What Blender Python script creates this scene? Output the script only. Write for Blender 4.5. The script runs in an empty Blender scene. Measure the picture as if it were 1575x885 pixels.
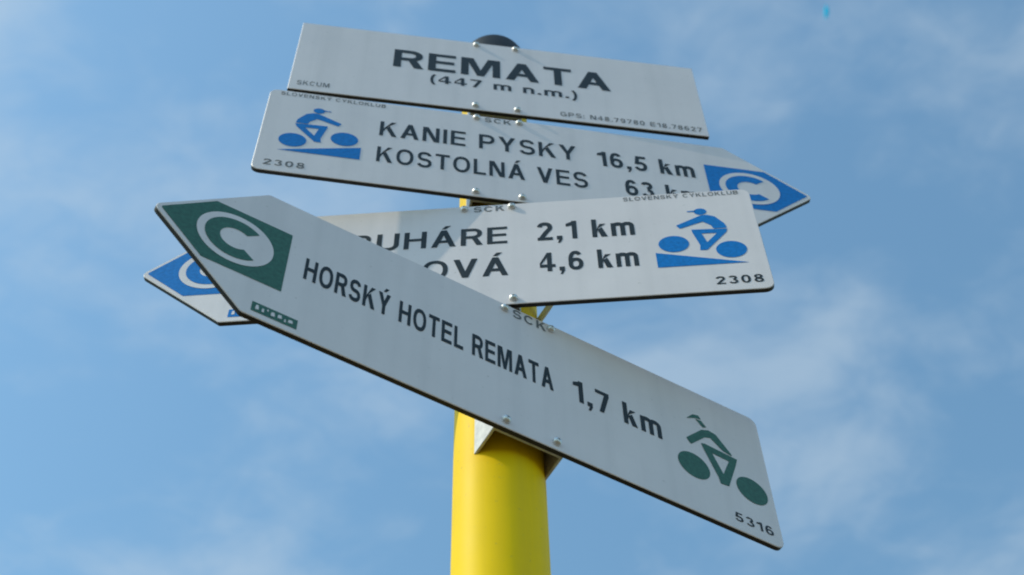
import bpy, bmesh, math
from mathutils import Matrix, Vector

# ------------------------------------------------------------------ camera
S = bpy.context.scene
COL = S.collection
CAM_H = 1.50                       # eye height of the photographer
PITCH, ROLL = 0.98554, -0.03826    # looking steeply up at the post
fwd = Vector((0, math.cos(PITCH), math.sin(PITCH)))
up0 = Vector((0, -math.sin(PITCH), math.cos(PITCH)))
rt0 = Vector((1, 0, 0))
rt = rt0 * math.cos(ROLL) + up0 * math.sin(ROLL)
up = -rt0 * math.sin(ROLL) + up0 * math.cos(ROLL)
cam_d = bpy.data.cameras.new('camera')
cam = bpy.data.objects.new('camera', cam_d)
COL.objects.link(cam)
cam.matrix_world = Matrix(((rt.x, up.x, -fwd.x, 0.01484), (rt.y, up.y, -fwd.y, -0.69265),
                           (rt.z, up.z, -fwd.z, CAM_H), (0, 0, 0, 1)))
cam_d.sensor_width = 36.0
cam_d.lens = 36.0 * 2323.05 / 1575.0
cam_d.clip_start = 0.02
cam_d.clip_end = 6000
cam_d.dof.use_dof = True
cam_d.dof.focus_distance = 1.13
cam_d.dof.aperture_fstop = 11.0
S.camera = cam
S.cycles.filter_width = 2.0

# ------------------------------------------------------------------ sun and sky
SUN_AZ, SUN_EL = 0.295, 0.78        # from the left, a little towards the camera; 45 degrees high
sun_v = Vector((-math.cos(SUN_AZ) * math.cos(SUN_EL), -math.sin(SUN_AZ) * math.cos(SUN_EL), math.sin(SUN_EL)))
sd = bpy.data.lights.new('sun', 'SUN')
sd.energy = 2.0
sd.angle = math.radians(0.53)
sd.color = (1.0, 0.92, 0.70)
sun = bpy.data.objects.new('sun', sd)
COL.objects.link(sun)
sun.location = (-4, -2, 8)
sun.rotation_euler = sun_v.to_track_quat('Z', 'Y').to_euler()

world = bpy.data.worlds.new('World')
S.world = world
world.use_nodes = True
nt = world.node_tree
nt.nodes.clear()
N = nt.nodes.new
L = nt.links.new
out = N('ShaderNodeOutputWorld')
bg = N('ShaderNodeBackground')
bg.inputs['Strength'].default_value = 0.14
sky = N('ShaderNodeTexSky')
sky.sky_type = 'NISHITA'
sky.sun_disc = False
sky.sun_elevation = SUN_EL
sky.sun_rotation = math.atan2(sun_v.x, sun_v.y)
sky.altitude = 450
sky.air_density = 1.5
sky.dust_density = 1.2
sky.ozone_density = 3.0
# thin high cloud: noise on a flat layer far above, the same statistics in every direction
tc = N('ShaderNodeTexCoord')
sep = N('ShaderNodeSeparateXYZ')
L(tc.outputs['Generated'], sep.inputs[0])
zc = N('ShaderNodeMath'); zc.operation = 'MAXIMUM'; zc.inputs[1].default_value = 0.06
L(sep.outputs['Z'], zc.inputs[0])
dx = N('ShaderNodeMath'); dx.operation = 'DIVIDE'
dy = N('ShaderNodeMath'); dy.operation = 'DIVIDE'
L(sep.outputs['X'], dx.inputs[0]); L(zc.outputs[0], dx.inputs[1])
L(sep.outputs['Y'], dy.inputs[0]); L(zc.outputs[0], dy.inputs[1])
cmb = N('ShaderNodeCombineXYZ')
L(dx.outputs[0], cmb.inputs[0]); L(dy.outputs[0], cmb.inputs[1])
mp = N('ShaderNodeMapping')
mp.inputs['Location'].default_value = (-11.81, 17.64, 0.0)
mp.inputs['Rotation'].default_value = (0, 0, math.radians(-35))
mp.inputs['Scale'].default_value = (1.0, 1.35, 1.0)
L(cmb.outputs[0], mp.inputs[0])
n1 = N('ShaderNodeTexNoise')
n1.inputs['Scale'].default_value = 4.2
n1.inputs['Detail'].default_value = 8.0
n1.inputs['Roughness'].default_value = 0.5
n1.inputs['Distortion'].default_value = 0.35
L(mp.outputs[0], n1.inputs['Vector'])
ramp = N('ShaderNodeMapRange')
ramp.interpolation_type = 'SMOOTHSTEP'
ramp.inputs['From Min'].default_value = 0.55
ramp.inputs['From Max'].default_value = 0.88
ramp.inputs['To Min'].default_value = 0.02
ramp.inputs['To Max'].default_value = 0.46
n2w = N('ShaderNodeTexNoise')
n2w.inputs['Scale'].default_value = 15.0
n2w.inputs['Detail'].default_value = 7.0
n2w.inputs['Roughness'].default_value = 0.6
n2w.inputs['Distortion'].default_value = 0.6
L(mp.outputs[0], n2w.inputs['Vector'])
addn = N('ShaderNodeMath'); addn.operation = 'MULTIPLY_ADD'
addn.inputs[1].default_value = 0.28
L(n2w.outputs['Fac'], addn.inputs[0]); L(n1.outputs['Fac'], addn.inputs[2])
L(addn.outputs[0], ramp.inputs['Value'])
mix = N('ShaderNodeMixRGB')
mix.inputs['Color2'].default_value = (2.9, 3.5, 4.0, 1)
L(ramp.outputs[0], mix.inputs['Fac'])
tint = N('ShaderNodeMixRGB'); tint.blend_type = 'MULTIPLY'; tint.inputs['Fac'].default_value = 1.0
tint.inputs['Color2'].default_value = (0.82, 1.04, 0.985, 1)      # clean autumn air, a little towards cyan
L(sky.outputs[0], tint.inputs['Color1'])
L(tint.outputs[0], mix.inputs['Color1'])
L(mix.outputs[0], bg.inputs['Color'])
L(bg.outputs[0], out.inputs['Surface'])

S.view_settings.view_transform = 'Standard'
S.view_settings.look = 'None'
S.view_settings.exposure = 0.46
S.view_settings.gamma = 1.0
S.view_settings.use_curve_mapping = False

# ------------------------------------------------------------------ materials
def mat(name, col, rough=0.5, metal=0.0, spec=0.5, coat=0.0, var=0.0, vscale=40.0, bump=0.0, bscale=300.0, dirt=None, var_b=None, streak=0.0):
    m = bpy.data.materials.new(name)
    m.use_nodes = True
    t = m.node_tree
    b = t.nodes['Principled BSDF']
    b.inputs['Base Color'].default_value = (*col, 1)
    b.inputs['Roughness'].default_value = rough
    b.inputs['Metallic'].default_value = metal
    b.inputs['Specular IOR Level'].default_value = spec
    b.inputs['Coat Weight'].default_value = coat
    b.inputs['Coat Roughness'].default_value = 0.12
    c = t.nodes.new('ShaderNodeTexCoord')
    if var > 0:
        n = t.nodes.new('ShaderNodeTexNoise')
        n.inputs['Scale'].default_value = vscale
        n.inputs['Detail'].default_value = 6
        n.inputs['Roughness'].default_value = 0.65
        t.links.new(c.outputs['Object'], n.inputs['Vector'])
        mx = t.nodes.new('ShaderNodeMixRGB')
        mx.inputs['Color1'].default_value = (*[x * (1 - var) for x in col], 1)
        mx.inputs['Color2'].default_value = (*(var_b or [min(1, x * (1 + var)) for x in col]), 1)
        mr = t.nodes.new('ShaderNodeMapRange')
        mr.inputs['From Min'].default_value = 0.3
        mr.inputs['From Max'].default_value = 0.7
        t.links.new(n.outputs['Fac'], mr.inputs['Value'])
        t.links.new(mr.outputs[0], mx.inputs['Fac'])
        last = mx.outputs[0]
        if dirt:
            n2 = t.nodes.new('ShaderNodeTexNoise')
            n2.inputs['Scale'].default_value = 260
            n2.inputs['Detail'].default_value = 4
            t.links.new(c.outputs['Object'], n2.inputs['Vector'])
            r2 = t.nodes.new('ShaderNodeMapRange')
            r2.inputs['From Min'].default_value = 0.66
            r2.inputs['From Max'].default_value = 0.78
            r2.inputs['To Max'].default_value = dirt
            t.links.new(n2.outputs['Fac'], r2.inputs['Value'])
            m2 = t.nodes.new('ShaderNodeMixRGB')
            m2.inputs['Color2'].default_value = (0.22, 0.19, 0.14, 1)
            t.links.new(r2.outputs[0], m2.inputs['Fac'])
            t.links.new(last, m2.inputs['Color1'])
            last = m2.outputs[0]
        if streak:                       # rain-washed vertical streaks of grime
            mp_ = t.nodes.new('ShaderNodeMapping')
            mp_.inputs['Scale'].default_value = (55, 55, 2.2)
            t.links.new(c.outputs['Object'], mp_.inputs[0])
            n4_ = t.nodes.new('ShaderNodeTexNoise')
            n4_.inputs['Scale'].default_value = 1.0
            n4_.inputs['Detail'].default_value = 4
            t.links.new(mp_.outputs[0], n4_.inputs['Vector'])
            r4 = t.nodes.new('ShaderNodeMapRange')
            r4.inputs['From Min'].default_value = 0.45
            r4.inputs['From Max'].default_value = 0.75
            r4.inputs['To Max'].default_value = streak * 2
            t.links.new(n4_.outputs['Fac'], r4.inputs['Value'])
            m4 = t.nodes.new('ShaderNodeMixRGB')
            m4.inputs['Color2'].default_value = (*[x * 0.55 + 0.04 for x in col], 1)
            t.links.new(r4.outputs[0], m4.inputs['Fac'])
            t.links.new(last, m4.inputs['Color1'])
            last = m4.outputs[0]
        t.links.new(last, b.inputs['Base Color'])
        rr = t.nodes.new('ShaderNodeMapRange')
        rr.inputs['To Min'].default_value = max(0.05, rough - 0.08)
        rr.inputs['To Max'].default_value = rough + 0.1
        t.links.new(n.outputs['Fac'], rr.inputs['Value'])
        t.links.new(rr.outputs[0], b.inputs['Roughness'])
    if bump > 0:
        n3 = t.nodes.new('ShaderNodeTexNoise')
        n3.inputs['Scale'].default_value = bscale
        n3.inputs['Detail'].default_value = 3
        t.links.new(c.outputs['Object'], n3.inputs['Vector'])
        bp = t.nodes.new('ShaderNodeBump')
        bp.inputs['Strength'].default_value = bump
        bp.inputs['Distance'].default_value = 0.001
        t.links.new(n3.outputs['Fac'], bp.inputs['Height'])
        t.links.new(bp.outputs[0], b.inputs['Normal'])
    return m

M_FACE = mat('white_sign_film', (0.76, 0.69, 0.715), 0.42, spec=0.85, var=0.04, vscale=14, dirt=0.35, streak=0.10, bump=0.03, bscale=60)
M_EDGE = mat('shaded_sheet_edge', (0.035, 0.034, 0.032), 0.6, spec=0.2, var=0.35, vscale=120)  # metal rim coloured near black to stand for the shade on its underside
M_BACK = mat('bare_aluminium_back', (0.74, 0.74, 0.73), 0.5, metal=0.15, var=0.06, vscale=30)
M_INK = mat('black_print', (0.014, 0.022, 0.028), 0.5, spec=0.3, var=0.25, vscale=120)
M_INK_FAINT = mat('weathered_black_print', (0.15, 0.155, 0.165), 0.5, spec=0.3, var=0.3, vscale=300)
M_BLUE = mat('blue_film', (0.006, 0.185, 0.57), 0.45, spec=0.15, var=0.2, vscale=300)
M_GREEN = mat('green_film', (0.042, 0.138, 0.108), 0.45, spec=0.25, var=0.28, vscale=300)
M_YELLOW = mat('yellow_enamel', (0.95, 0.635, 0.001), 0.52, spec=0.11, var=0.05, vscale=9, dirt=0.4, streak=0.16, bump=0.05, bscale=35)
M_STEEL = mat('stainless_steel', (0.66, 0.66, 0.66), 0.42, metal=0.85, var=0.08, vscale=200)
M_BRACKET = mat('galvanised_bracket', (0.47, 0.48, 0.49), 0.5, metal=0.4, var=0.25, vscale=140, bump=0.05)
M_CAP = mat('black_plastic_cap', (0.012, 0.013, 0.015), 0.5, spec=0.25, var=0.3, vscale=60)
M_GRASS = mat('dry_meadow_ground', (0.16, 0.125, 0.085), 0.95, spec=0.1, var=0.4, vscale=0.6)
M_CONC = mat('concrete', (0.32, 0.31, 0.29), 0.9, spec=0.2, var=0.2, vscale=12)
M_KITE = mat('cyan_ripstop', (0.0, 0.55, 0.85), 0.6)
_t = M_KITE.node_tree
_tr = _t.nodes.new('ShaderNodeBsdfTranslucent'); _tr.inputs['Color'].default_value = (0.0, 0.6, 0.9, 1)
_mx = _t.nodes.new('ShaderNodeMixShader'); _mx.inputs['Fac'].default_value = 0.6
_t.links.new(_t.nodes['Principled BSDF'].outputs[0], _mx.inputs[1]); _t.links.new(_tr.outputs[0], _mx.inputs[2])
_t.links.new(_mx.outputs[0], _t.nodes['Material Output'].inputs['Surface'])

# ------------------------------------------------------------------ helpers
def link(name, me, m, parent=None):
    o = bpy.data.objects.new(name, me)
    COL.objects.link(o)
    for mm in (m if isinstance(m, (list, tuple)) else [m]):
        me.materials.append(mm)
    if parent:
        o.parent = parent
    return o

def from_bm(name, bm, m, parent=None, smooth=False, angle=0.6):
    me = bpy.data.meshes.new(name)
    bmesh.ops.recalc_face_normals(bm, faces=bm.faces)
    bm.to_mesh(me)
    bm.free()
    if smooth:
        me.polygons.foreach_set('use_smooth', [True] * len(me.polygons))
        me.set_sharp_from_angle(angle=angle)
    return link(name, me, m, parent)

def bevel(bm, w, seg=2):
    bmesh.ops.bevel(bm, geom=list(bm.edges), offset=w, segments=seg, profile=0.6, affect='EDGES')

def flat(name, pts, y, m, parent, holes=None):
    """A flat printed patch: outline pts (u, z) at depth y."""
    bm = bmesh.new()
    vs = [bm.verts.new((p[0], y, p[1])) for p in pts]
    bm.faces.new(vs)
    bmesh.ops.triangulate(bm, faces=bm.faces)
    return from_bm(name, bm, m, parent)

def round_poly(pts, radii, seg=6):
    """Outline with rounded corners."""
    res = []
    n = len(pts)
    for i in range(n):
        p = Vector(pts[i]); r = radii[i]
        if r <= 0:
            res.append(p); continue
        a = (Vector(pts[i - 1]) - p).normalized(); b = (Vector(pts[(i + 1) % n]) - p).normalized()
        half = a.angle(b) / 2
        t = r / math.tan(half)
        c = p + (a + b).normalized() * (r / math.sin(half))
        s, e = p + a * t - c, p + b * t - c
        a0 = math.atan2(s.y, s.x); a1 = math.atan2(e.y, e.x)
        d = (a1 - a0 + math.pi) % (2 * math.pi) - math.pi
        for k in range(seg + 1):
            w = a0 + d * k / seg
            res.append(c + Vector((math.cos(w), math.sin(w))) * r)
    return res

def panel_mesh(name, outline, thick, parent):
    """Sheet with a slightly eased front edge; face film in front, underside shade put into the rim colour, bare metal at the back."""
    bm = bmesh.new()
    vs = [bm.verts.new((p[0], 0, p[1])) for p in outline]
    f = bm.faces.new(vs)
    ext = bmesh.ops.extrude_face_region(bm, geom=[f])
    for g in ext['geom']:
        if isinstance(g, bmesh.types.BMVert):
            g.co.y += thick
    bmesh.ops.recalc_face_normals(bm, faces=bm.faces)
    rim = [e for e in bm.edges if abs(e.verts[0].co.y) < 1e-6 and abs(e.verts[1].co.y) < 1e-6]
    bmesh.ops.bevel(bm, geom=rim, offset=0.0005, segments=1, affect='EDGES')
    bm.normal_update()
    for f in bm.faces:
        f.material_index = 0 if f.normal.y < -0.5 else (2 if f.normal.y > 0.9 else 1)
    return from_bm(name, bm, [M_FACE, M_EDGE, M_BACK], parent)

MM = 0.001
# A plain grotesque alphabet drawn with strokes; capitals are 1 high. Each glyph returns (pieces, width);
# a piece is a list of (left, right) point pairs forming a strip.
def _strip(path, w, closed=False):
    P = [Vector(p) for p in path]
    n = len(P); res = []
    for i in range(n):
        if closed:
            a, b = P[i - 1], P[(i + 1) % n]
        else:
            a, b = P[max(0, i - 1)], P[min(n - 1, i + 1)]
        d = (b - a).normalized(); nn = Vector((-d.y, d.x))
        res.append((P[i] + nn * w / 2, P[i] - nn * w / 2))
    if closed:
        res.append(res[0])
    return res
def _arc(cx, cy, rx, ry, a0, a1, n=16, p=2.25):
    out_ = []
    for k in range(n + 1):
        t_ = math.radians(a0 + (a1 - a0) * k / n)
        c_, s_ = math.cos(t_), math.sin(t_)
        out_.append((cx + rx * math.copysign(abs(c_) ** (2 / p), c_), cy + ry * math.copysign(abs(s_) ** (2 / p), s_)))
    return out_
def _quad(a, b, c, d):
    return [(Vector(a), Vector(b)), (Vector(d), Vector(c))]
def _v(x, y0, y1, w):
    return _quad((x, y0), (x + w, y0), (x + w, y1), (x, y1))
def _h(x0, x1, y, t):
    return _quad((x0, y), (x1, y), (x1, y + t), (x0, y + t))
def glyph(ch, w):
    h = w / 2; t = w * 0.86; k = t / 2; xh = 0.72
    acute = None
    if ch in 'ÁÝ':
        acute = True; ch = {'Á': 'A', 'Ý': 'Y'}[ch]
    def bowl(x0, x1, y0, y1):
        ry = (y1 - y0) / 2; r = min(ry * 1.05, x1 - x0)
        return _strip([(x0, y1)] + _arc(x1 - r, (y0 + y1) / 2, r, ry, 90, -90, 16) + [(x0, y0)], (w + t) / 2)
    if ch == 'A':
        W = 0.78; a = w * 1.12
        P = [_quad((0, 0), (a, 0), (W / 2 + a * .5, 1), (W / 2 - a * .5, 1)), _quad((W - a, 0), (W, 0), (W / 2 + a * .5, 1), (W / 2 - a * .5, 1)), _h(.2 * W, .8 * W, .25, t)]
    elif ch == 'B':
        W = 0.68; P = [_v(0, 0, 1, w), bowl(w * .9, W - h - .03, .53, 1 - k), bowl(w * .9, W - h, k, .53)]
    elif ch in 'CG':
        W = 0.76; P = [_strip(_arc(W / 2, .5, W / 2 - h, .5 - k + .012, 38, 322, 40), (w + t) / 2)]
        if ch == 'G': P += [_h(W * .52, W, .40, t), _v(W - w, .08, .45, w)]
    elif ch == 'D':
        W = 0.74; P = [_v(0, 0, 1, w), bowl(w * .9, W - h, k, 1 - k)]
    elif ch == 'E':
        W = 0.64; P = [_v(0, 0, 1, w), _h(w, W, 1 - t, t), _h(w, W * .95, .5 - k + .02, t), _h(w, W, 0, t)]
    elif ch == 'H':
        W = 0.72; P = [_v(0, 0, 1, w), _v(W - w, 0, 1, w), _h(w, W - w, .5 - k + .02, t)]
    elif ch == 'I':
        W = w; P = [_v(0, 0, 1, w)]
    elif ch == 'K':
        W = 0.74; P = [_v(0, 0, 1, w), _quad((w, .28), (w, .28 + w * 1.35), (W - .04, 1), (W - .04 - w * 1.3, 1)), _quad((.26, .56), (.26 + w * .95, .70), (W, 0), (W - w * 1.25, 0))]
    elif ch == 'L':
        W = 0.57; P = [_v(0, 0, 1, w), _h(w, W, 0, t)]
    elif ch == 'M':
        W = 0.92; a = w * 1.0
        P = [_v(0, 0, 1, w), _v(W - w, 0, 1, w), _quad((w * .6, 1), (w * .6 + a, 1), (W / 2 + a * .46, 0), (W / 2 - a * .46, 0)), _quad((W - w * .6 - a, 1), (W - w * .6, 1), (W / 2 + a * .46, 0), (W / 2 - a * .46, 0))]
    elif ch == 'N':
        W = 0.72; a = w * 1.2
        P = [_v(0, 0, 1, w), _v(W - w, 0, 1, w), _quad((w * .25, 1), (w * .25 + a, 1), (W - w * .25, 0), (W - w * .25 - a, 0))]
    elif ch in 'O':
        W = 0.80; P = [_strip(_arc(W / 2, .5, W / 2 - h, .5 - k + .012, 0, 351, 39), (w + t) / 2, True)]
    elif ch in 'PR':
        W = 0.68; P = [_v(0, 0, 1, w), bowl(w * .9, W - h, .45 if ch == 'P' else .48, 1 - k)]
        if ch == 'R': P.append(_quad((W * .46, .5), (W * .46 + w * 1.1, .5), (W + .02, 0), (W + .02 - w * 1.2, 0)))
    elif ch == 'S':
        W = 0.69; ry = (1.02 - t - .0) / 4; rx = W / 2 - h
        P = [_strip(_arc(W / 2, .5 + ry, rx - .02, ry, 12, 262, 22)[:-1] + [(W / 2, .5)] + _arc(W / 2, .5 - ry, rx, ry, 82, -168, 22)[1:], (w + t) / 2)]
    elif ch == 'T':
        W = 0.66; P = [_h(0, W, 1 - t, t), _v(W / 2 - h, 0, 1 - t, w)]
    elif ch == 'U':
        W = 0.72; r = W / 2 - h; P = [_strip([(h, 1)] + _arc(W / 2, r + k, r, r, 180, 360, 18) + [(W - h, 1)], w)]
    elif ch == 'V':
        W = 0.74; a = w * 1.12
        P = [_quad((0, 1), (a, 1), (W / 2 + a * .5, 0), (W / 2 - a * .5, 0)), _quad((W - a, 1), (W, 1), (W / 2 + a * .5, 0), (W / 2 - a * .5, 0))]
    elif ch == 'Y':
        W = 0.74; a = w * 1.2
        P = [_quad((0, 1), (a, 1), (W / 2 + h, .40), (W / 2 - h, .40)), _quad((W - a, 1), (W, 1), (W / 2 + h, .40), (W / 2 - h, .40)), _v(W / 2 - h, 0, .42, w)]
    elif ch == 'k':
        W = 0.56; P = [_v(0, 0, 1, w), _quad((w, .22), (w, .22 + w * 1.25), (W - .03, xh), (W - .03 - w * 1.3, xh)), _quad((.20, .41), (.20 + w * .95, .53), (W, 0), (W - w * 1.25, 0))]
    elif ch in 'mn':
        W = 0.54 if ch == 'n' else 0.86; P = [_v(0, 0, xh, w)]
        c = 1 if ch == 'n' else 2; g = (W - h - h) / c
        for j in range(c):
            r = g / 2
            P.append(_strip(_arc(h + g * j + r, xh - r * .85 - k + .015, r, r * .85, 180, 0, 16) + [(h + g * (j + 1), 0)], w))
    elif ch == '0':
        W = 0.58; P = [_strip(_arc(W / 2, .5, W / 2 - h, .5 - k + .01, 0, 350, 35), w, True)]
    elif ch == '1':
        W = 0.40; P = [_v(W - w, 0, 1, w), _quad((0, .70), (0, .70 + t), (W - w * .4, 1), (W - w * .4, .76))]
    elif ch == '2':
        W = 0.57; P = [_strip(_arc(W / 2, .715, W / 2 - h, .285 - k, 172, -22, 20) + [(W * .56, .42), (w * .62, .05)], w), _h(0.01, W, 0, t)]
    elif ch == '3':
        W = 0.57; P = [_strip(_arc(W / 2 - .01, .755, W / 2 - h - .02, .245 - k, 165, -90, 18), (w + t) / 2), _strip(_arc(W / 2, .27, W / 2 - h, .27 - k, 90, -165, 18), (w + t) / 2)]
    elif ch == '4':
        W = 0.60; P = [_v(W - w * 1.75, 0, 1, w), _h(0, W, .21, t), _quad((0, .21 + t * .5), (0, .21 + t * 1.5), (W - w * 1.75, 1), (W - w * .9, 1))]
    elif ch == '5':
        W = 0.57; P = [_h(.09, W - .03, 1 - t, t), _quad((.02, .44), (.02 + w, .44), (.10 + w, 1), (.10, 1)), _strip([(.10, .50)] + _arc(W / 2 - .01, .31, W / 2 - h + .01, .31 - k, 125, -165, 22), (w + t) / 2)]
    elif ch in '69':
        W = 0.58; P = [_strip(_arc(W / 2, .315, W / 2 - h, .315 - k, 0, 348, 29), (w + t) / 2, True), _strip(_arc(W / 2, .5, W / 2 - h, .5 - k + .01, 42, 195, 20), (w + t) / 2)]
        if ch == '9': P = [[(Vector((W - a.x, 1 - a.y)), Vector((W - b.x, 1 - b.y))) for a, b in p] for p in P]
    elif ch == '7':
        W = 0.56; P = [_h(0, W, 1 - t, t), _quad((.12, 0), (.12 + w, 0), (W, 1 - t), (W - w * 1.1, 1 - t))]
    elif ch == '8':
        W = 0.58; P = [_strip(_arc(W / 2, .75, W / 2 - h - .03, .25 - k * .9, 0, 348, 29), (w + t) / 2, True), _strip(_arc(W / 2, .265, W / 2 - h, .265 - k * .9, 0, 348, 29), (w + t) / 2, True)]
    elif ch == ',':
        W = w * 1.15; P = [_v(0, 0, w * 1.1, W), _quad((W * .45, 0), (W, 0), (W * .55, -.19), (W * .1, -.19))]
    elif ch == '.':
        W = w * 1.1; P = [_v(0, 0, w * 1.1, W)]
    elif ch == ':':
        W = w * 1.1; P = [_v(0, 0, w * 1.1, W), _v(0, .55, .55 + w * 1.1, W)]
    elif ch in '()':
        W = 0.26; c = _arc(W + .06, .40, W + .06 - h, .70, 112, 248, 16, 2.0)
        if ch == ')': c = [(W - x, y) for x, y in c]
        P = [_strip(c, w * .85)]
    else:
        return [], 0.26
    if acute:
        P.append(_quad((W / 2 - w * .45, 1.08), (W / 2 + w * .35, 1.08), (W / 2 + w * 1.35, 1.26), (W / 2 + w * .25, 1.26)))
    return P, W

def lettering(name, body, u0, u1, base_v, cap, parent, H, m=None, w=0.15, gap=0.17, y=-0.00025):
    """Printed text: fitted between u0 and u1 (mm), baseline base_v mm below the top edge, capitals cap mm high."""
    x = 0.0; pieces = []
    for i, ch in enumerate(body):
        P, W = glyph(ch, w)
        for p in P:
            pieces.append([(a + Vector((x, 0)), b + Vector((x, 0))) for a, b in p])
        x += W + gap
    x -= gap
    sx = (u1 - u0) / x * MM; sy = cap * MM
    verts, faces = [], []
    for j, p in enumerate(pieces):
        yy = y - 0.000012 * (j % 4)
        b0 = len(verts)
        for a, b in p:
            for q in (a, b):
                verts.append((u0 * MM + q.x * sx, yy, (H - base_v) * MM + q.y * sy))
        for i in range(len(p) - 1):
            faces.append((b0 + 2 * i, b0 + 2 * i + 1, b0 + 2 * i + 3, b0 + 2 * i + 2))
    me = bpy.data.meshes.new(name)
    me.from_pydata(verts, [], faces)
    return link(name, me, m or M_INK, parent)

def arc(cu, cv, r, a0, a1, n, H):
    return [((cu + r * math.cos(a0 + (a1 - a0) * k / n)) * MM, (H - cv) * MM + r * MM * math.sin(a0 + (a1 - a0) * k / n)) for k in range(n + 1)]

def bar_poly(p, q, wp, wq):
    p, q = Vector(p), Vector(q)
    d = (q - p).normalized(); n = Vector((-d.y, d.x))
    return [p + n * wp / 2, q + n * wq / 2, q - n * wq / 2, p - n * wp / 2]

# ------------------------------------------------------------------ ground and post
bm = bmesh.new()
bmesh.ops.create_grid(bm, x_segments=40, y_segments=40, size=1500)
g = from_bm('ground', bm, M_GRASS)
g['kind'] = 'structure'

R = 0.03245
LEAN, PIV = 0.0048, CAM_H + 0.62
axis_x = lambda z: LEAN * max(-0.2, (z - PIV))
TOP = CAM_H + 1.4775

post = bpy.data.objects.new('sign_post', None)
COL.objects.link(post)
post.location = (axis_x(0), 0, 0)
post['label'] = 'round yellow painted steel post with a black end cap carrying all the signs'
post['category'] = 'post'

def tube(name, r, z0, z1, seg, m, rings=6):
    bm = bmesh.new()
    prev = None
    for k in range(rings + 1):
        z = z0 + (z1 - z0) * k / rings
        ring = [bm.verts.new((axis_x(z) - post.location.x + r * math.cos(2 * math.pi * i / seg), r * math.sin(2 * math.pi * i / seg), z)) for i in range(seg)]
        if prev:
            for i in range(seg):
                bm.faces.new((prev[i], prev[(i + 1) % seg], ring[(i + 1) % seg], ring[i]))
        prev = ring
    return from_bm(name, bm, m, post, smooth=True)

tube('pole', R, -0.3, TOP - 0.004, 96, M_YELLOW, rings=24)
# push-on cap with a low domed lid
bm = bmesh.new()
prof = [(R - 0.002, -0.052), (R + 0.0012, -0.052), (R + 0.0018, -0.048), (R + 0.0018, 0.0), (R + 0.0006, 0.004), (R * 0.8, 0.0085), (R * 0.45, 0.0115), (0.0005, 0.0125)]
seg = 64
prev = None
for (r, dz) in prof:
    ring = [bm.verts.new((axis_x(TOP) - post.location.x + r * math.cos(2 * math.pi * i / seg), r * math.sin(2 * math.pi * i / seg), TOP + dz)) for i in range(seg)]
    if prev:
        for i in range(seg):
            bm.faces.new((prev[i], prev[(i + 1) % seg], ring[(i + 1) % seg], ring[i]))
    prev = ring
bm.faces.new(prev)
from_bm('cap', bm, M_CAP, post, smooth=True)
# concrete foot where the post enters the ground
bm = bmesh.new()
bmesh.ops.create_cone(bm, cap_ends=True, segments=40, radius1=0.19, radius2=0.15, depth=0.16)
bmesh.ops.translate(bm, verts=bm.verts, vec=(0, 0, 0.03))
bevel(bm, 0.012)
from_bm('footing', bm, M_CONC, post, smooth=True)

# ------------------------------------------------------------------ sign kit
D_FRONT = 0.0474     # front face to post axis
TH = 0.004           # sheet thickness

def channel_mesh(name, x0, z0, z1, y0, y1, parent, half=0.0275, t=0.0022):
    """U-shaped clamp channel: web behind the sheet, two cheeks running back onto the post."""
    bm = bmesh.new()
    prof = [(-half, y1), (-half, y0), (half, y0), (half, y1), (half - t, y1), (half - t, y0 + t), (-half + t, y0 + t), (-half + t, y1)]
    lo = [bm.verts.new((x0 + p[0], p[1], z0)) for p in prof]
    hi = [bm.verts.new((x0 + p[0], p[1], z1)) for p in prof]
    n = len(prof)
    for i in range(n):
        bm.faces.new((lo[i], lo[(i + 1) % n], hi[(i + 1) % n], hi[i]))
    bm.faces.new(lo); bm.faces.new(hi[::-1])
    bmesh.ops.recalc_face_normals(bm, faces=bm.faces)
    bevel(bm, 0.0004, 1)
    return from_bm(name, bm, M_BRACKET, parent)

def bolt_mesh():
    bm = bmesh.new()
    seg = 20
    prof = [(0.0, 0.002), (0.0034, 0.002), (0.0034, -0.0010), (0.0033, -0.0016), (0.0029, -0.0025), (0.0022, -0.0032), (0.0014, -0.0036), (0.0009, -0.0037)]
    prev = None
    for r, y in prof[1:]:
        ring = [bm.verts.new((r * math.cos(2 * math.pi * i / seg), y, r * math.sin(2 * math.pi * i / seg))) for i in range(seg)]
        if prev:
            for i in range(seg):
                bm.faces.new((prev[i], prev[(i + 1) % seg], ring[(i + 1) % seg], ring[i]))
        prev = ring
    # socket recess in the head
    inner = [bm.verts.new((0.0009 * math.cos(2 * math.pi * i / seg), -0.0030, 0.0009 * math.sin(2 * math.pi * i / seg))) for i in range(seg)]
    for i in range(seg):
        bm.faces.new((prev[i], prev[(i + 1) % seg], inner[(i + 1) % seg], inner[i]))
    bm.faces.new(inner)
    me = bpy.data.meshes.new('bolt')
    bmesh.ops.recalc_face_normals(bm, faces=bm.faces)
    bm.to_mesh(me); bm.free()
    me.polygons.foreach_set('use_smooth', [True] * len(me.polygons))
    me.set_sharp_from_angle(angle=0.7)
    me.materials.append(M_STEEL)
    return me
BOLT = bolt_mesh()

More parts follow.
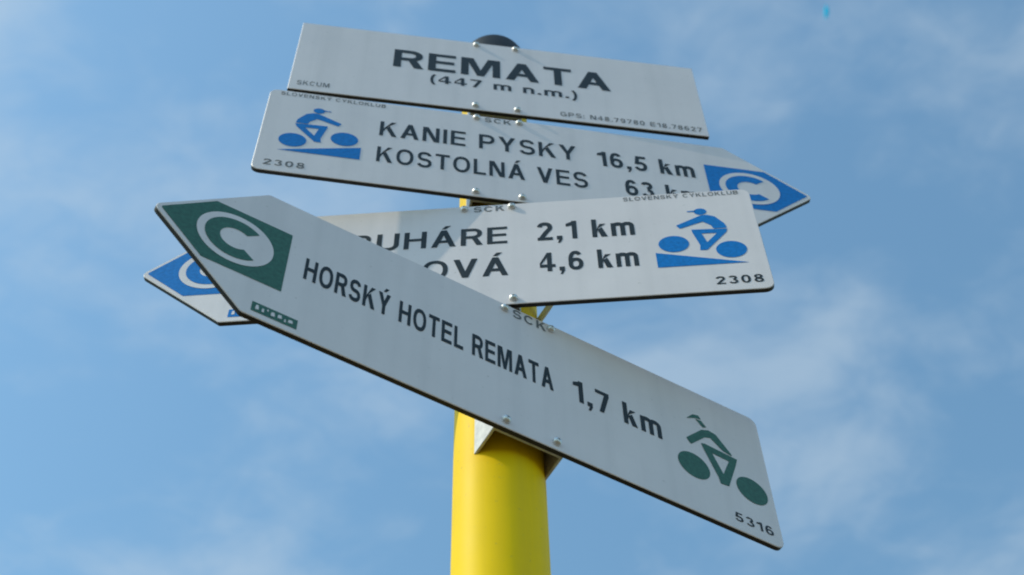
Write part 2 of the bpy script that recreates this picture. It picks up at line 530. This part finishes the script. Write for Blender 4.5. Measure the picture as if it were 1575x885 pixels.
def sign(name, label, category, yaw, ztop, us, tilt, H, group=None):
    e = Vector((math.cos(yaw), math.sin(yaw), 0)); n = Vector((math.sin(yaw), -math.cos(yaw), 0)); z = Vector((0, 0, 1))
    U = e * math.cos(tilt) + z * math.sin(tilt)
    Z = -e * math.sin(tilt) + z * math.cos(tilt)
    P = n * D_FRONT + e * us + z * (CAM_H + ztop) - Z * (H * MM)
    o = bpy.data.objects.new(name, None)
    COL.objects.link(o)
    B = -n
    o.matrix_world = Matrix(((U.x, B.x, Z.x, P.x), (U.y, B.y, Z.y, P.y), (U.z, B.z, Z.z, P.z), (0, 0, 0, 1)))
    o.empty_display_size = 0.1
    o['label'] = label
    o['category'] = category
    if group:
        o['group'] = group
    return o

def hardware(t, uc, H, inset=7.0, half=0.0245):
    channel_mesh('clamp_channel', uc * MM, 0.0, H * MM - 0.004, TH - 0.0002, 0.0312, t, half)
    for du in (-20, 20):
        for v in (inset, H - inset - 1):
            b = bpy.data.objects.new('bolt', BOLT)
            COL.objects.link(b)
            b.parent = t
            b.location = ((uc + du) * MM, 0, (H - v) * MM)
            b.rotation_euler = (0, du * 1.3 + v, 0)

def emblem(t, H, m, sgn):
    """Pointed colour field with the round letter C mark; sgn -1 points left, +1 right."""
    q = [(sgn * 244.5, 74.5), (sgn * 209.5, 38.7), (sgn * 152, 38.7), (sgn * 152, 110.5), (sgn * 209.5, 110.5)]
    f = flat('route_field', round_poly([(a * MM, (H - b) * MM) for a, b in q], [0.002, 0.0006, 0.0006, 0.0006, 0.0006]), -0.0002, m, t)
    cu, cv = sgn * 190.5, 74.0
    flat('white_disc', arc(cu, cv, 28, 0, 2 * math.pi * 63 / 64, 63, H), -0.0004, M_FACE, f)
    a = math.radians(46)
    outer = arc(cu, cv, 22.3, a, 2 * math.pi - a, 44, H)
    inner = arc(cu, cv, 11.3, 2 * math.pi - math.radians(50), math.radians(50), 44, H)
    bm = bmesh.new()
    vo = [bm.verts.new((p[0], -0.0006, p[1])) for p in outer]
    vi = [bm.verts.new((p[0], -0.0006, p[1])) for p in inner[::-1]]
    for k in range(44):
        bm.faces.new((vo[k], vo[k + 1], vi[k + 1], vi[k]))
    from_bm('letter_c', bm, m, f)

def cyclist(t, H, m, cx, sgn, wedge=True):
    """Cyclist pictogram. Drawn riding to the left around cx (mm); sgn -1 mirrors it to the right."""
    T = lambda u, v: ((cx + sgn * u) * MM, (H - v) * MM)
    root = bpy.data.objects.new('cyclist_pictogram', None)
    COL.objects.link(root)
    root.parent = t
    y = -0.00025
    def poly(name, pts, rr=None):
        P = [T(*p) for p in pts]
        if sgn < 0:
            P = P[::-1]
        if rr:
            P = [tuple(p) for p in round_poly(P, [rr * MM] * len(P), 4)]
        return flat(name, P, y, m, root)
    def ell(name, u, v, a, b, rot=0.0):
        pts = [(u + a * math.cos(k * math.pi / 20) * math.cos(rot) - b * math.sin(k * math.pi / 20) * math.sin(rot),
                v + a * math.cos(k * math.pi / 20) * math.sin(rot) + b * math.sin(k * math.pi / 20) * math.cos(rot)) for k in range(40)]
        return poly(name, pts)
    if wedge:
        ell('wheel', -22, 79.8, 12.1, 12.1)
        ell('wheel', 22.3, 92.6, 12.1, 12.1)
        poly('slope', [(-37.5, 91.5), (-37.5, 112.8), (33.5, 112.8)])
        ell('head', 4.2, 32.6, 5.2, 5.0)
        poly('visor', [(-6.5, 30.8), (1, 30.2), (1, 32.2), (-6.5, 32.2)])
        # arm, shoulder and back as one bent stroke
        poly('torso', [(-17.5, 52.2), (4, 38.5), (9, 38.2), (15, 41.5), (21.5, 53), (22.8, 60.2), (12, 60.0), (10.5, 55), (4.5, 48.5), (-15.0, 57.5)], 0.9)
        # the legs: an open triangle
        bm_out = [(-5.8, 59.8), (22.8, 61.5), (21.5, 66.5), (3.5, 91.3), (-2.2, 91.3), (-1.4, 84.0), (-5.6, 64.0)]
        bm_in = [(1.6, 66.6), (13.8, 67.2), (4.6, 80.2)]
    else:
        ell('wheel', -26, 97.3, 14.0, 14.0)
        ell('wheel', 25.6, 97.0, 14.0, 14.0)
        poly('visor', [(-25.5, 40.8), (-19, 32.5), (-13.5, 30.8), (-11.5, 34.5), (-17, 36.0)])
        poly('head', [(-17.0, 37.0), (-11.5, 36.2), (-7.5, 41.8), (-11.0, 44.0)])
        poly('torso', [(-29.0, 66.5), (-13, 48.0), (-6, 44.6), (0.5, 46.0), (12.0, 62.0), (13.5, 65.0), (4.5, 62.8), (-5.5, 53.5), (-11.0, 56.0), (-25.5, 72.5)], 0.9)
        bm_out = [(-15.5, 65.5), (-12.0, 64.2), (17.0, 66.0), (14.5, 74.5), (4.0, 104.0), (-3.5, 105.0), (-4.5, 98.5), (-14.0, 71.5)]
        bm_in = [(-6.5, 72.0), (8.5, 73.0), (0.8, 92.0)]
    # triangle with its hole, cut as a strip between outline and hole
    bm = bmesh.new()
    vo = [bm.verts.new((T(*p)[0], y, T(*p)[1])) for p in bm_out]
    vi = [bm.verts.new((T(*p)[0], y, T(*p)[1])) for p in bm_in]
    eds = [bm.edges.new((vo[i], vo[(i + 1) % len(vo)])) for i in range(len(vo))]
    eds += [bm.edges.new((vi[i], vi[(i + 1) % len(vi)])) for i in range(len(vi))]
    bmesh.ops.triangle_fill(bm, use_beauty=True, use_dissolve=False, edges=eds)
    from_bm('leg', bm, m, root)

def arrow_outline(H, Ls, sgn, point=75.0):
    Hm = H * MM; l = Ls / 2 * MM; p = point * MM
    pts = [(-sgn * l, 0), (sgn * (l - p), 0), (sgn * l, Hm / 2), (sgn * (l - p), Hm), (-sgn * l, Hm)]
    rad = [0.008, 0.003, 0.006, 0.003, 0.008]
    if sgn < 0:
        pts = pts[::-1]; rad = rad[::-1]
    return round_poly(pts, rad)

HS = 150.0
# --- place name board
t = sign('place_name_sign', 'rectangular white board reading REMATA with the altitude below, topmost on the post', 'sign', 0.1659, 1.42354, 0.004, -0.00759, HS)
panel_mesh('panel', round_poly([(-0.2, 0), (0.2, 0), (0.2, 0.15), (-0.2, 0.15)], [0.0008] * 4, 2), TH, t)
lettering('place_name', 'REMATA', -105.5, 110, 77, 39, t, HS, w=0.18, gap=0.125)
lettering('altitude', '(447 m n.m.)', -68.5, 75.5, 103, 16.5, t, HS, w=0.165, gap=0.15)
lettering('maker_mark', 'SKCUM', -192.5, -162, 140, 8.5, t, HS, M_INK_FAINT, w=0.15, gap=0.2)
lettering('coordinates', 'GPS: N48.79780 E18.78627', 57, 194, 143, 8.6, t, HS, M_INK_FAINT, w=0.15, gap=0.2)
hardware(t, -4.0, HS, 6.5)

# --- arrow to the right
t = sign('direction_sign', 'white arrow sign reading KANIE PYSKY with its blue tip pointing right', 'sign', 0.18605, 1.2606, 0.03842, -0.00541, HS, 'arrow signs bolted to the post')
panel_mesh('panel', arrow_outline(HS, 500, 1), TH, t)
lettering('destination', 'KANIE PYSKY', -147, 32, 63.5, 27, t, HS, w=0.165, gap=0.16)
lettering('destination', 'KOSTOLNÁ VES', -147, 40, 111.5, 27, t, HS, w=0.165, gap=0.16)
lettering('distance', '16,5 km', 51.5, 141.5, 66.8, 27, t, HS, w=0.18, gap=0.15)
lettering('distance', '63 km', 73.5, 141.5, 114, 27, t, HS, w=0.18, gap=0.15)
lettering('club_name', 'SLOVENSKÝ CYKLOKLUB', -240, -144, 9.4, 6.2, t, HS, M_INK_FAINT, w=0.15, gap=0.2)
lettering('club_mark', 'SCK', -52, -27, 10.6, 8.2, t, HS, M_INK_FAINT, w=0.17, gap=0.2)
lettering('route_number', '2308', -241, -206, 140.8, 9.2, t, HS, M_INK_FAINT, w=0.16, gap=0.2)
emblem(t, HS, M_BLUE, 1)
cyclist(t, HS, M_BLUE, -198.6, -1, True)
hardware(t, -39.5, HS, 5.8)

# --- sunlit arrow to the left
t = sign('direction_sign', 'brighter sunlit white arrow sign partly hidden behind the green-tipped sign', 'sign', -0.03611, 1.10092, -0.0322, -0.01074, HS, 'arrow signs bolted to the post')
panel_mesh('panel', arrow_outline(HS, 500, -1), TH, t)
lettering('destination', 'BUHÁRE', -81.5, 47, 62.3, 25.6, t, HS, w=0.165, gap=0.16)
lettering('destination', 'HANDLOVÁ', -133, 47.3, 109.6, 26.6, t, HS, w=0.165, gap=0.16)
lettering('distance', '2,1 km', 71.5, 150.5, 61.8, 27.4, t, HS, w=0.18, gap=0.15)
lettering('distance', '4,6 km', 72.5, 150.2, 108, 27, t, HS, w=0.18, gap=0.15)
lettering('club_name', 'SLOVENSKÝ CYKLOKLUB', 144.6, 240.6, 8.0, 5.8, t, HS, M_INK_FAINT, w=0.15, gap=0.2)
lettering('club_mark', 'SCK', 19, 45, 10.4, 8.0, t, HS, M_INK_FAINT, w=0.17, gap=0.2)
lettering('route_number', '2308', 206.5, 242.8, 141, 10.4, t, HS, w=0.16, gap=0.2)
emblem(t, HS, M_BLUE, -1)
cyclist(t, HS, M_BLUE, 201.8, 1, True)
def sticker(t, m):
    s = flat('sticker', [(-0.1692, (HS - 144.2) * MM), (-0.1368, (HS - 144.2) * MM), (-0.1368, (HS - 134) * MM), (-0.1692, (HS - 134) * MM)], -0.0002, m, t)
    # worn-off pale logo: what is left of it is a row of uneven flecks
    verts, faces = [], []
    for k, (u, wu, v0, v1) in enumerate([(-166.6, 2.6, 136.2, 141.6), (-162.0, 1.7, 137.4, 142.0), (-158.6, 1.4, 136.0, 139.0), (-155.6, 3.0, 137.0, 141.8), (-150.8, 3.2, 136.6, 140.8), (-146.2, 1.5, 138.4, 142.4), (-143.4, 3.6, 137.2, 141.0)]):
        b0 = len(verts)
        pts = round_poly([(u * MM, (HS - v1) * MM), ((u + wu) * MM, (HS - v1 + .6) * MM), ((u + wu * .8) * MM, (HS - v0) * MM), ((u + .3) * MM, (HS - v0 - .5) * MM)], [0.0006] * 4, 3)
        verts += [(p[0], -0.0004, p[1]) for p in pts]
        faces.append(list(range(b0, b0 + len(pts))))
    me = bpy.data.meshes.new('worn_logo')
    me.from_pydata(verts, [], faces)
    link('worn_logo', me, M_FACE, s)
sticker(t, M_BLUE)
hardware(t, 31.2, HS, 5.8)

# --- green hotel arrow
t = sign('direction_sign', 'white arrow sign reading HORSKÝ HOTEL REMATA with a green tip, lowest on the post', 'sign', 0.54822, 0.94769, -0.03838, -0.01162, HS, 'arrow signs bolted to the post')
panel_mesh('panel', arrow_outline(HS, 500, -1), TH, t)
lettering('destination', 'HORSKÝ HOTEL REMATA', -139, 59.5, 84, 25.8, t, HS, w=0.185, gap=0.15)
lettering('distance', '1,7 km', 76.5, 152.6, 83, 25.4, t, HS, w=0.18, gap=0.15)
lettering('club_mark', 'SCK', 26.5, 55.5, 12.2, 10.2, t, HS, M_INK_FAINT, w=0.17, gap=0.2)
lettering('route_number', '5316', 208.5, 242, 140.2, 9.2, t, HS, w=0.16, gap=0.2)
emblem(t, HS, M_GREEN, -1)
cyclist(t, HS, M_GREEN, 204.4, 1, False)
sticker(t, M_GREEN)
hardware(t, 39.5, HS, 6.8, 0.0275)

# --- a flat clamp lug left on the post, turned like the hotel sign, half hidden behind the sunlit sign
e4 = Vector((math.cos(0.54822), math.sin(0.54822), 0)); n4 = Vector((math.sin(0.54822), -math.cos(0.54822), 0))
bm = bmesh.new()
bmesh.ops.create_cube(bm, size=1.0)
bmesh.ops.scale(bm, verts=bm.verts, vec=(0.002, 0.030, 0.010))
bevel(bm, 0.0005, 1)
lug = from_bm('clamp_lug', bm, M_BACK, post)
Pc = e4 * 0.0265 + n4 * 0.0300 + Vector((axis_x(CAM_H + 0.98), 0, CAM_H + 0.989)) - post.location
lug.matrix_local = Matrix(((e4.x, -n4.x, 0, Pc.x), (e4.y, -n4.y, 0, Pc.y), (0, 0, 1, Pc.z), (0, 0, 0, 1)))

# ------------------------------------------------------------------ far off in the sky
ray = (fwd * 2323.05 + rt * (1271.5 - 787.5) - up * (18.5 - 442.5)).normalized()
KD = 160.0
bm = bmesh.new()
px = KD / 2353.0
NS = 6
for k in range(13):
    w = k / 12 * 2 - 1
    ln = math.cos(w * math.pi / 2) ** 0.7 + 0.02
    for j in range(NS + 1):
        q = j / NS * 2 - 1
        bm.verts.new(Vector((-1.6 * w * w + 3.4 * ln * q, w * 10.5, -1.8 * ln * (1 - q * q))) * px)   # billowing crescent sail
bm.verts.ensure_lookup_table()
for k in range(12):
    for j in range(NS):
        a = k * (NS + 1) + j
        bm.faces.new((bm.verts[a], bm.verts[a + 1], bm.verts[a + NS + 2], bm.verts[a + NS + 1]))
kite = from_bm('kite', bm, M_KITE, smooth=True)
kite.matrix_world = Matrix(((rt.x, up.x, -fwd.x, 0), (rt.y, up.y, -fwd.y, 0), (rt.z, up.z, -fwd.z, 0), (0, 0, 0, 1)))
kite.location = cam.matrix_world.translation + ray * KD
kite['label'] = 'tiny cyan crescent-shaped kite alone high in the open sky'
kite['category'] = 'kite'
